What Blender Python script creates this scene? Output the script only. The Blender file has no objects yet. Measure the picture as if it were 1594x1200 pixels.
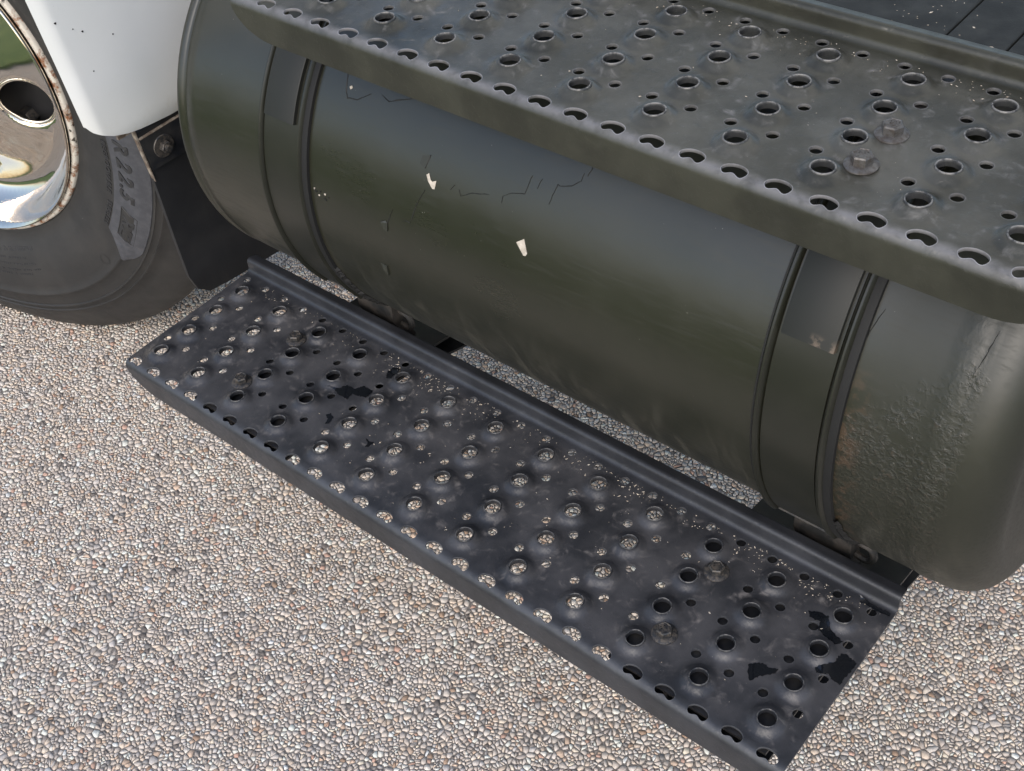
import bpy, math, random
import numpy as np
from mathutils import Matrix, Vector
from mathutils.geometry import delaunay_2d_cdt

random.seed(7)
RNG = np.random.default_rng(7)
SC = bpy.context.scene
COL = SC.collection
GZ = -0.330                      # ground level (z = 0 is the crown of the lower step's collars)

# ------------------------------------------------------------------ camera
cd = bpy.data.cameras.new("camera")
cam = bpy.data.objects.new("camera", cd)
COL.objects.link(cam)
cd.sensor_fit = 'HORIZONTAL'
cd.sensor_width = 36.0
cd.lens = 36.0 * 1944.93 / 1594.0
cd.clip_start = 0.02
cd.clip_end = 400.0
_r, _d, _f = (0.7662, 0.6355, -0.0954), (0.3930, -0.5809, -0.7128), (-0.5084, 0.5087, -0.6948)
cam.matrix_world = Matrix(((_r[0], -_d[0], -_f[0], 1.2651),
                           (_r[1], -_d[1], -_f[1], -0.7470),
                           (_r[2], -_d[2], -_f[2], 1.1140),
                           (0, 0, 0, 1)))
SC.camera = cam

# ------------------------------------------------------------------ light
SUN_EL, SUN_AZ = math.radians(40), math.radians(160)   # azimuth clockwise from +Y
W = bpy.data.worlds.new("World")
SC.world = W
W.use_nodes = True
wn = W.node_tree.nodes
sky = wn.new('ShaderNodeTexSky')
sky.sky_type = 'NISHITA'
sky.sun_disc = False
sky.sun_elevation = SUN_EL
sky.sun_rotation = SUN_AZ
sky.dust_density = 2.2
sky.ozone_density = 1.0
sky.air_density = 1.0
wn['Background'].inputs['Strength'].default_value = 0.15
W.node_tree.links.new(sky.outputs[0], wn['Background'].inputs['Color'])
sd = bpy.data.lights.new("sun", 'SUN')
sd.energy = 1.0
sd.angle = math.radians(45)
sd.color = (1.0, 0.97, 0.94)
sun = bpy.data.objects.new("sun", sd)
COL.objects.link(sun)
sv = Vector((math.sin(SUN_AZ) * math.cos(SUN_EL), math.cos(SUN_AZ) * math.cos(SUN_EL), math.sin(SUN_EL)))
sun.rotation_euler = (-sv).to_track_quat('-Z', 'Y').to_euler()
sun.location = sv * 10
SC.view_settings.view_transform = 'Standard'
SC.view_settings.look = 'None'
SC.view_settings.gamma = 1.0
SC.view_settings.exposure = 0.72
SC.view_settings.use_curve_mapping = False


# ------------------------------------------------------------------ material helpers
class NT:
    def __init__(self, name):
        self.m = bpy.data.materials.new(name)
        self.m.use_nodes = True
        self.n = self.m.node_tree.nodes
        self.l = self.m.node_tree.links
        self.b = self.n['Principled BSDF']
        self.pos = self.n.new('ShaderNodeNewGeometry').outputs['Position']

    def put(self, sock, v):
        if hasattr(v, 'links') or isinstance(v, bpy.types.NodeSocket):
            self.l.new(v, sock)
        else:
            sock.default_value = v

    def set(self, **kw):
        for k, v in kw.items():
            self.put(self.b.inputs[k.replace('_', ' ')], v)
        return self

    def noise(self, scale, detail=4, rough=0.55, dist=0.0, vec=None, stretch=None):
        v = vec if vec is not None else self.pos
        if stretch:
            mp = self.n.new('ShaderNodeMapping')
            mp.inputs['Scale'].default_value = stretch
            self.l.new(v, mp.inputs['Vector'])
            v = mp.outputs[0]
        t = self.n.new('ShaderNodeTexNoise')
        self.l.new(v, t.inputs['Vector'])
        for k, x in (('Scale', scale), ('Detail', detail), ('Roughness', rough), ('Distortion', dist)):
            t.inputs[k].default_value = x
        return t.outputs['Fac']

    def vor(self, scale, feature='F1', out='Distance'):
        t = self.n.new('ShaderNodeTexVoronoi')
        t.feature = feature
        t.inputs['Scale'].default_value = scale
        self.l.new(self.pos, t.inputs['Vector'])
        return t.outputs[out]

    def ramp(self, fac, a, b, c0=0.0, c1=1.0):
        t = self.n.new('ShaderNodeMapRange')
        t.interpolation_type = 'SMOOTHSTEP'
        self.l.new(fac, t.inputs['Value'])
        for k, x in (('From Min', a), ('From Max', b), ('To Min', c0), ('To Max', c1)):
            t.inputs[k].default_value = x
        return t.outputs['Result']

    def math(self, op, a, b=0.0):
        t = self.n.new('ShaderNodeMath')
        t.operation = op
        self.put(t.inputs[0], a)
        self.put(t.inputs[1], b)
        return t.outputs[0]

    def mix(self, fac, a, b):
        t = self.n.new('ShaderNodeMix')
        t.data_type = 'RGBA'
        self.put(t.inputs[0], fac)
        for s, v in ((t.inputs[6], a), (t.inputs[7], b)):
            if isinstance(v, tuple) and len(v) == 3:
                v = v + (1.0,)
            self.put(s, v)
        return t.outputs[2]

    def attr(self, name, out='Fac'):
        t = self.n.new('ShaderNodeAttribute')
        t.attribute_name = name
        return t.outputs[out]

    def xyz(self):
        t = self.n.new('ShaderNodeSeparateXYZ')
        self.l.new(self.pos, t.inputs[0])
        return t.outputs

    def bump(self, h, strength=0.3, dist=0.001):
        t = self.n.new('ShaderNodeBump')
        t.inputs['Strength'].default_value = strength
        t.inputs['Distance'].default_value = dist
        self.l.new(h, t.inputs['Height'])
        prev = self.b.inputs['Normal']
        if prev.links:
            self.l.new(prev.links[0].from_socket, t.inputs['Normal'])
        self.l.new(t.outputs[0], prev)
        return self


def mat_step(name, base, dust, wear_sheen_col, wear_sheen_gain, scuff):
    k = NT(name)
    big = k.noise(14, 5, 0.6)
    mid = k.noise(60, 6, 0.65, 0.6)
    fine = k.noise(900, 3, 0.6)
    spots = k.noise(38, 3, 0.5, 1.2)
    col = k.mix(k.ramp(big, 0.35, 0.7), base, tuple(c * 1.7 for c in base))
    d = k.math('MULTIPLY', k.ramp(mid, 0.48, 0.76), k.ramp(spots, 0.44, 0.66))
    tread = k.attr('tread')
    d = k.math('MULTIPLY', k.math('MULTIPLY', d, scuff), k.ramp(tread, 0.0, 1.0, 0.06, 1.0))
    col = k.mix(d, col, dust)
    film = k.math('MULTIPLY', k.math('MULTIPLY', k.ramp(big, 0.3, 0.75), scuff * 0.24), tread)
    col = k.mix(film, col, dust)
    sp = k.math('MULTIPLY', k.ramp(k.vor(160), 0.09, 0.04), k.math('MULTIPLY', k.ramp(k.noise(45, 2), 0.52, 0.62), tread))
    col = k.mix(k.math('MULTIPLY', sp, 0.3), col, (0.42, 0.39, 0.36))
    w = k.math('MULTIPLY', k.attr('wear_sheen'), k.ramp(k.noise(70, 4), 0.25, 0.6, 0.35 * wear_sheen_gain, wear_sheen_gain))
    col = k.mix(w, col, wear_sheen_col)  # worn hole edges plus the highlight painted along the front bend
    rg = k.math('ADD', k.ramp(mid, 0.3, 0.75, 0.30, 0.44), k.math('MULTIPLY', d, 0.3))
    k.set(Base_Color=col, Roughness=rg, Specular_IOR_Level=0.5, Metallic=k.math('MULTIPLY', w, 0.5))
    k.bump(fine, 0.10, 0.0006)
    k.bump(k.ramp(k.noise(130, 5, 0.7, 1.0), 0.52, 0.72), 0.22, 0.0008)
    return k.m


M = {}
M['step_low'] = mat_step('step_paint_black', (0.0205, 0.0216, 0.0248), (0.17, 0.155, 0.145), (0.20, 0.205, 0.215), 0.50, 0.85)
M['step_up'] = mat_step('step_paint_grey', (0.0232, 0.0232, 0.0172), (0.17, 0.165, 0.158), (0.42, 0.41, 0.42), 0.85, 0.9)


def mat_collar(name, base, worn, lo):
    k = NT(name)
    n = k.noise(160, 5, 0.65)
    w = k.ramp(n, lo, lo + 0.2)
    up = k.math('MULTIPLY', w, k.attr('wear_sheen'))
    k.set(Base_Color=k.mix(up, base, worn), Roughness=k.ramp(n, 0.3, 0.7, 0.34, 0.55), Metallic=k.math('MULTIPLY', up, 0.5))
    k.bump(k.noise(900, 3), 0.12, 0.0005)
    return k.m


M['collar_low'] = mat_collar('collar_paint_black', (0.018, 0.019, 0.022), (0.15, 0.145, 0.14), 0.42)
M['collar_up'] = mat_collar('collar_paint_worn', (0.03, 0.031, 0.031), (0.25, 0.24, 0.225), 0.40)


def mat_bolt(name, c0, c1):
    k = NT(name)
    n = k.noise(220, 5, 0.7)
    k.set(Base_Color=k.mix(k.ramp(n, 0.38, 0.66), c0, c1), Roughness=k.ramp(n, 0.3, 0.7, 0.3, 0.6), Metallic=0.35)
    k.bump(n, 0.25, 0.0006)
    return k.m


M['bolt_low'] = mat_bolt('bolt_black', (0.03, 0.032, 0.035), (0.10, 0.085, 0.07))
M['bolt_up'] = mat_bolt('bolt_steel', (0.105, 0.102, 0.098), (0.065, 0.055, 0.047))


def mat_tank():
    k = NT('tank_paint')
    x, y, z = k.xyz()
    big = k.noise(5, 4, 0.55)
    base = k.mix(k.ramp(big, 0.35, 0.68), (0.0150, 0.0156, 0.0090), (0.0205, 0.0205, 0.0130))
    # rain streaks running down the belly
    st = k.noise(16, 5, 0.6, 0.5, stretch=(2.2, 0.5, 0.5))
    low = k.ramp(z, 0.24, 0.06)
    dirt = k.math('MULTIPLY', k.ramp(st, 0.48, 0.70), low)
    grit = k.math('MULTIPLY', k.ramp(k.noise(170, 6, 0.7), 0.55, 0.75), k.ramp(z, 0.20, 0.08))
    grit = k.math('MULTIPLY', grit, k.ramp(x, 0.30, 0.75, 0.25, 1.0))
    col = k.mix(k.math('MULTIPLY', dirt, 0.34), base, (0.16, 0.145, 0.12))
    col = k.mix(k.math('MULTIPLY', grit, 0.30), col, (0.17, 0.14, 0.11))
    # blistered paint beyond the right strap, rust creeping out of the strap edge
    right = k.math('MULTIPLY', k.ramp(x, 0.925, 0.95), k.ramp(x, 1.05, 1.03))
    pn = k.noise(11, 4, 0.6)
    patch = k.math('MULTIPLY', right, k.ramp(k.math('ADD', pn, k.ramp(z, 0.46, 0.22, -0.20, 0.10)), 0.42, 0.60))
    blis = k.noise(185, 4, 0.6, 0.4)
    rusty = k.math('MULTIPLY', k.ramp(x, 0.965, 0.925), right)
    rusty = k.math('MULTIPLY', rusty, k.ramp(k.noise(60, 5, 0.7), 0.45, 0.6))
    rusty = k.math('MULTIPLY', rusty, k.ramp(z, 0.36, 0.30))
    col = k.mix(k.math('MULTIPLY', rusty, 0.55), col, (0.16, 0.085, 0.05))
    rb = k.math('MULTIPLY', patch, k.math('MULTIPLY', k.ramp(blis, 0.55, 0.75), 0.30))
    col = k.mix(rb, col, (0.11, 0.075, 0.055))
    spk = k.ramp(k.vor(95), 0.055, 0.03)
    spk = k.math('MULTIPLY', spk, k.ramp(k.noise(30, 2), 0.55, 0.62))
    col = k.mix(k.math('MULTIPLY', spk, 0.5), col, (0.4, 0.38, 0.34))
    rg = k.math('ADD', k.ramp(big, 0.3, 0.7, 0.30, 0.36), k.math('MULTIPLY', dirt, 0.2))
    rg = k.math('ADD', rg, k.math('MULTIPLY', k.ramp(x, 0.92, 0.97), 0.16))
    scr = k.noise(40, 4, 0.7, 0.2, stretch=(0.6, 6.0, 6.0))
    rg = k.math('ADD', rg, k.ramp(scr, 0.45, 0.75, -0.03, 0.09))
    k.set(Base_Color=col, Roughness=rg, Specular_IOR_Level=0.7)
    k.bump(k.noise(22, 3, 0.5), 0.10, 0.004)
    k.bump(k.noise(3.2, 2, 0.4), 0.35, 0.02)
    k.bump(k.noise(700, 3), 0.05, 0.0005)
    k.bump(k.math('MULTIPLY', patch, k.ramp(blis, 0.40, 0.68)), 0.40, 0.0026)
    weld = k.math('MULTIPLY', k.ramp(x, 1.004, 1.016), k.ramp(x, 1.042, 1.034))
    k.bump(k.math('MULTIPLY', weld, k.noise(95, 3, 0.5, 0.3)), 0.28, 0.003)
    return k.m


M['tank'] = mat_tank()


def mat_plain(name, col, rough, bump=0.1, bscale=400, col2=None, nscale=25, metal=0.0, spec=0.5, bdist=0.0006):
    k = NT(name)
    c2 = col2 or tuple(c * 1.35 for c in col)
    k.set(Base_Color=k.mix(k.ramp(k.noise(nscale, 5, 0.6), 0.35, 0.7), col, c2), Roughness=rough,
          Metallic=metal, Specular_IOR_Level=spec)
    k.bump(k.noise(bscale, 4), bump, bdist)
    return k.m


M['strap'] = mat_plain('strap_paint', (0.014, 0.0145, 0.010), 0.34, 0.06, 300, (0.019, 0.019, 0.014), 12)
M['strap_edge'] = mat_plain('strap_edge_paint', (0.036, 0.037, 0.033), 0.45, 0.1, 300)
M['rubber_liner'] = mat_plain('liner_rubber', (0.004, 0.004, 0.004), 0.75, 0.3, 300)
k = NT('pad_paint')
_n = k.noise(75, 5, 0.7)
_x, _y, _z = k.xyz()
_rs = k.math('MULTIPLY', k.ramp(_n, 0.42, 0.58), k.math('MULTIPLY', k.ramp(_x, 0.889, 0.893), k.ramp(_z, 0.362, 0.352)))
k.set(Base_Color=k.mix(k.math('MULTIPLY', _rs, 0.8), (0.015, 0.016, 0.014), (0.13, 0.10, 0.075)), Roughness=0.52, Specular_IOR_Level=0.35)
k.bump(_n, 0.08, 0.0006)
M['pad'] = k.m
M['black_metal'] = mat_plain('black_metal', (0.012, 0.013, 0.016), 0.42, 0.25, 260, (0.03, 0.029, 0.028), 40)
M['bracket'] = mat_plain('bracket_paint', (0.014, 0.015, 0.015), 0.55, 0.35, 180, (0.06, 0.052, 0.044), 50)
M['crack'] = mat_plain('cracked_paint_edge', (0.010, 0.010, 0.009), 0.6)
M['flake'] = mat_plain('lifted_paint_flake', (0.020, 0.021, 0.016), 0.45)
M['primer'] = mat_plain('bare_primer', (0.38, 0.34, 0.28), 0.7, 0.4, 300, (0.56, 0.50, 0.43), 160)
M['flap'] = mat_plain('flap_rubber', (0.010, 0.0105, 0.012), 0.55, 0.15, 300, (0.017, 0.017, 0.018), 18)
M['flap_edge'] = mat_plain('bare_rusty_metal', (0.10, 0.07, 0.05), 0.6, 0.5, 200, (0.30, 0.26, 0.21), 110)
M['deck'] = mat_plain('deck_rubber', (0.006, 0.0075, 0.0065), 0.75, 0.3, 500, (0.022, 0.024, 0.022), 30)
M['debris'] = mat_plain('dry_debris', (0.36, 0.29, 0.21), 0.8, 0.1, 300, (0.62, 0.56, 0.47), 700)
M['chassis'] = mat_plain('chassis_black', (0.015, 0.015, 0.016), 0.5)

k = NT('wet_paint')
k.set(Base_Color=(0.006, 0.007, 0.009, 1), Roughness=0.06, Specular_IOR_Level=0.5)
k.bump(k.noise(60, 2), 0.08, 0.001)
M['water'] = k.m

k = NT('fender_white')
_n = k.noise(7, 4)
_v = k.ramp(k.vor(42), 0.05, 0.028)
_v = k.math('MULTIPLY', _v, k.ramp(k.noise(13, 2), 0.66, 0.69))
_x, _y, _z = k.xyz()
_g = k.math('MULTIPLY', k.ramp(_z, 0.285, 0.235), k.ramp(k.noise(45, 5, 0.7), 0.45, 0.75))
_c = k.mix(k.ramp(_n, 0.3, 0.7), (0.66, 0.67, 0.67), (0.62, 0.635, 0.63))
_c = k.mix(k.math('MULTIPLY', _g, 0.45), _c, (0.42, 0.38, 0.30))
_c = k.mix(k.math('MULTIPLY', k.ramp(_z, 0.34, 0.24), 0.18), _c, (0.66, 0.62, 0.50))
_c = k.mix(_v, _c, (0.03, 0.03, 0.03))
_sp = k.ramp(k.noise(420, 4, 0.7), 0.60, 0.74)
_c = k.mix(k.math('MULTIPLY', _sp, k.ramp(_n, 0.35, 0.7, 0.0, 0.35)), _c, (0.45, 0.45, 0.44))
k.set(Base_Color=_c, Roughness=0.32, Specular_IOR_Level=0.5, Coat_Weight=0.25)
M['white'] = k.m

k = NT('chrome')
k.set(Base_Color=(0.78, 0.715, 0.62, 1), Metallic=1.0, Roughness=0.07)  # warm tint in the colour stands in for warm reflections
k.bump(k.noise(9, 2), 0.25, 0.01)
k.bump(k.ramp(k.noise(500, 3), 0.6, 0.75), 0.05, 0.0006)
M['chrome'] = k.m

k = NT('rim_paint_rust')
_n = k.noise(48, 6, 0.72)
_r = k.ramp(_n, 0.48, 0.62)
_c = k.mix(_r, (0.58, 0.54, 0.47), (0.20, 0.075, 0.025))
_c = k.mix(k.ramp(k.noise(75, 4, 0.6), 0.60, 0.66), _c, (0.03, 0.018, 0.012))
k.set(Base_Color=_c, Roughness=0.6)
k.bump(_n, 0.3, 0.001)
M['rim'] = k.m

k = NT('tyre_rubber')
_n = k.noise(30, 5, 0.6)
_d = k.math('MULTIPLY', k.ramp(k.noise(11, 4), 0.4, 0.7), 0.5)
_c = k.mix(_d, (0.021, 0.0205, 0.020), (0.040, 0.038, 0.035))
_w = k.math('MULTIPLY', k.ramp(k.vor(70), 0.06, 0.03), k.ramp(k.noise(25, 2), 0.56, 0.6))
_c = k.mix(k.math('MULTIPLY', _w, 0.6), _c, (0.35, 0.33, 0.3))
k.set(Base_Color=_c, Roughness=k.ramp(_n, 0.3, 0.7, 0.52, 0.66), Specular_IOR_Level=0.45)
k.bump(k.noise(500, 3), 0.12, 0.0006)
M['tyre'] = k.m
M['tyre_band'] = mat_plain('tyre_smooth_band', (0.048, 0.050, 0.057), 0.44, 0.35, 220, (0.070, 0.072, 0.080), 90, spec=0.5)
M['tyre_letter'] = mat_plain('tyre_letter_rubber', (0.020, 0.020, 0.021), 0.6, 0.2, 300)


def mat_stone():
    k = NT('aggregate_stone')
    c = k.attr('stone', 'Color')
    n = k.noise(420, 4, 0.6)
    mul = k.n.new('ShaderNodeMix')
    mul.data_type = 'RGBA'
    mul.blend_type = 'MULTIPLY'
    mul.inputs[0].default_value = 1.0
    k.l.new(c, mul.inputs[6])
    v = k.n.new('ShaderNodeCombineColor')
    g = k.ramp(n, 0.3, 0.75, 0.78, 1.1)
    for i in range(3):
        k.l.new(g, v.inputs[i])
    k.l.new(v.outputs[0], mul.inputs[7])
    k.set(Base_Color=mul.outputs[2], Roughness=0.62, Specular_IOR_Level=0.4)
    k.bump(k.noise(1100, 3), 0.25, 0.0008)
    return k.m


M['stone'] = mat_stone()


def mat_pave():
    k = NT('pavement_binder')
    tc = k.vor(150, out='Color')
    d = k.vor(150, 'DISTANCE_TO_EDGE')
    sep = k.n.new('ShaderNodeSeparateColor')
    k.l.new(tc, sep.inputs[0])
    st = k.mix(sep.outputs[0], (0.50, 0.45, 0.39), (0.34, 0.32, 0.30))
    st = k.mix(k.ramp(sep.outputs[1], 0.8, 0.95), st, (0.34, 0.22, 0.15))
    far = k.ramp(d, 0.05, 0.14)
    x, y, z = k.xyz()
    binder = k.mix(k.ramp(k.noise(40, 4), 0.35, 0.7), (0.085, 0.078, 0.070), (0.13, 0.118, 0.105))
    k.set(Base_Color=k.mix(far, binder, st), Roughness=0.85)
    k.bump(far, 0.5, 0.002)
    return k.m


M['pave'] = mat_pave()
M['binder'] = mat_plain('binder', (0.085, 0.077, 0.070), 0.9, 0.6, 600, (0.32, 0.29, 0.26), 420)
M['grass'] = mat_plain('lawn_grass', (0.055, 0.105, 0.018), 0.9, 0.8, 60, (0.10, 0.155, 0.035), 3, bdist=0.03)
M['leaf'] = mat_plain('hedge_leaf', (0.03, 0.06, 0.015), 0.8, 0.3, 30, (0.06, 0.10, 0.025), 5)


# ------------------------------------------------------------------ mesh helpers
def mesh_obj(name, verts, faces, mat, parent=None, smooth=True, mats=None, midx=None, attrs=None):
    me = bpy.data.meshes.new(name)
    me.from_pydata([tuple(map(float, v)) for v in verts], [], [tuple(map(int, f)) for f in faces])
    for m_ in (mats or [mat]):
        me.materials.append(m_)
    if midx is not None:
        me.polygons.foreach_set('material_index', np.asarray(midx, np.int32))
    if smooth is not None:
        me.polygons.foreach_set('use_smooth', np.full(len(me.polygons), bool(smooth)))
    for an, vals in (attrs or {}).items():
        a = me.attributes.new(an, 'FLOAT', 'POINT')
        a.data.foreach_set('value', np.asarray(vals, np.float32))
    me.validate()
    me.update()
    o = bpy.data.objects.new(name, me)
    COL.objects.link(o)
    if parent is not None:
        attach(o, parent)
    return o


def attach(o, parent):
    o.parent = parent
    if parent.type == 'EMPTY':
        o.matrix_parent_inverse = Matrix.Translation(-parent.location)


def sharp(o, deg=35):
    o.data.set_sharp_from_angle(angle=math.radians(deg))
    return o


class MB:
    """collects pieces of one mesh"""
    def __init__(self):
        self.v, self.f = [], []

    def add(self, v, f):
        b = len(self.v)
        self.v += [tuple(p) for p in v]
        self.f += [tuple(i + b for i in q) for q in f]
        return self

    def box(self, a, b, bev=0.0):
        x0, y0, z0 = a
        x1, y1, z1 = b
        if bev <= 0:
            v = [(x, y, z) for z in (z0, z1) for y in (y0, y1) for x in (x0, x1)]
            return self.add(v, [(0, 2, 3, 1), (4, 5, 7, 6), (0, 1, 5, 4), (2, 6, 7, 3), (0, 4, 6, 2), (1, 3, 7, 5)])
        e = bev
        prof = [(x0 + e, y0), (x1 - e, y0), (x1, y0 + e), (x1, y1 - e), (x1 - e, y1), (x0 + e, y1), (x0, y1 - e), (x0, y0 + e)]
        inn = [(min(max(p[0], x0 + e), x1 - e), min(max(p[1], y0 + e), y1 - e)) for p in prof]
        v = [(p[0], p[1], z0) for p in inn] + [(p[0], p[1], z0 + e) for p in prof] + \
            [(p[0], p[1], z1 - e) for p in prof] + [(p[0], p[1], z1) for p in inn]
        f = []
        for k_ in range(3):
            for i in range(8):
                j = (i + 1) % 8
                f.append((k_ * 8 + i, k_ * 8 + j, k_ * 8 + 8 + j, k_ * 8 + 8 + i))
        f.append(tuple(range(7, -1, -1)))
        f.append(tuple(range(24, 32)))
        return self.add(v, f)

    def extrude(self, poly, axis, a, b):
        """polygon in the two other axes, swept along axis from a to b"""
        n = len(poly)
        def P(p, t):
            q = list(p)
            q.insert(axis, t)
            return tuple(q)
        v = [P(p, a) for p in poly] + [P(p, b) for p in poly]
        f = [(i, (i + 1) % n, n + (i + 1) % n, n + i) for i in range(n)]
        f += [tuple(range(n - 1, -1, -1)), tuple(range(n, 2 * n))]
        return self.add(v, f)

    def lathe(self, prof, n, place, a0=0.0, a1=2 * math.pi, closed_prof=False, caps=False):
        """prof: list of (r, h); place(r, ang, h) -> point"""
        full = abs(a1 - a0 - 2 * math.pi) < 1e-6
        m = n if full else n + 1
        k_ = len(prof)
        v = [place(r, a0 + (a1 - a0) * i / n, h) for i in range(m) for r, h in prof]
        f = []
        for i in range(n):
            i2 = (i + 1) % m
            for j in range(k_ if closed_prof else k_ - 1):
                j2 = (j + 1) % k_
                f.append((i * k_ + j, i2 * k_ + j, i2 * k_ + j2, i * k_ + j2))
        if caps and not full:
            f.append(tuple(range(k_)))
            f.append(tuple((m - 1) * k_ + j for j in range(k_ - 1, -1, -1)))
        return self.add(v, f)

    def tube(self, pts, r, n=8):
        pts = [Vector(p) for p in pts]
        rows = []
        for i, p in enumerate(pts):
            t = (pts[min(i + 1, len(pts) - 1)] - pts[max(i - 1, 0)]).normalized()
            a = t.orthogonal().normalized() if i == 0 else (a - t * a.dot(t)).normalized()
            b = t.cross(a)
            rows.append([p + (a * math.cos(2 * math.pi * k_ / n) + b * math.sin(2 * math.pi * k_ / n)) * r for k_ in range(n)])
        v = [q for row in rows for q in row]
        f = []
        for i in range(len(rows) - 1):
            for k_ in range(n):
                f.append((i * n + k_, i * n + (k_ + 1) % n, (i + 1) * n + (k_ + 1) % n, (i + 1) * n + k_))
        f += [tuple(range(n - 1, -1, -1)), tuple((len(rows) - 1) * n + k_ for k_ in range(n))]
        return self.add(v, f)

    def build(self, name, mat, parent=None, smooth=True, deg=35):
        o = mesh_obj(name, self.v, self.f, mat, parent, smooth)
        if smooth:
            sharp(o, deg)
        return o


def tag(o, label=None, cat=None, group=None, kind=None):
    for k_, v in (('label', label), ('category', cat), ('group', group), ('kind', kind)):
        if v:
            o[k_] = v
    return o


# ------------------------------------------------------------------ ground
def inside_quad(P, quad):
    ok = np.ones(len(P), bool)
    q = np.array(quad)
    for i in range(len(q)):
        a, b = q[i], q[(i + 1) % len(q)]
        ok &= (b[0] - a[0]) * (P[:, 1] - a[1]) - (b[1] - a[1]) * (P[:, 0] - a[0]) >= 0
    return ok


STONE_AREA = [(-1.02, -0.22), (0.06, -0.88), (0.36, -0.80), (1.42, 0.05), (1.36, 0.50), (1.10, 0.72), (-0.10, 0.60), (-0.90, 0.16)]
# the pavement: one sheet with an opening only where the built stones lie on their own binder bed
g = mesh_obj('pavement', [(-60, -1.25, GZ - 0.002), (60, -1.25, GZ - 0.002), (60, 60, GZ - 0.002), (-60, 60, GZ - 0.002)], [(0, 1, 2, 3)], M['pave'])
tag(g, 'exposed aggregate pavement under the truck', 'pavement', kind='structure')
bed = mesh_obj('pavement_binder', [(x, y, GZ + 0.0034) for x, y in STONE_AREA], [tuple(range(len(STONE_AREA)))], M['binder'])
tag(bed, 'dark binder between the pavement stones', 'pavement', kind='structure')
lw = mesh_obj('lawn', [(-60, -60, GZ + 0.03), (60, -60, GZ + 0.03), (60, -1.25, GZ + 0.03), (-60, -1.25, GZ + 0.03),
                       (60, -1.25, GZ - 0.05), (-60, -1.25, GZ - 0.05)], [(0, 1, 2, 3), (3, 2, 4, 5)], M['grass'], smooth=False)
tag(lw, 'green lawn across from the truck', 'lawn', kind='structure')


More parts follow.
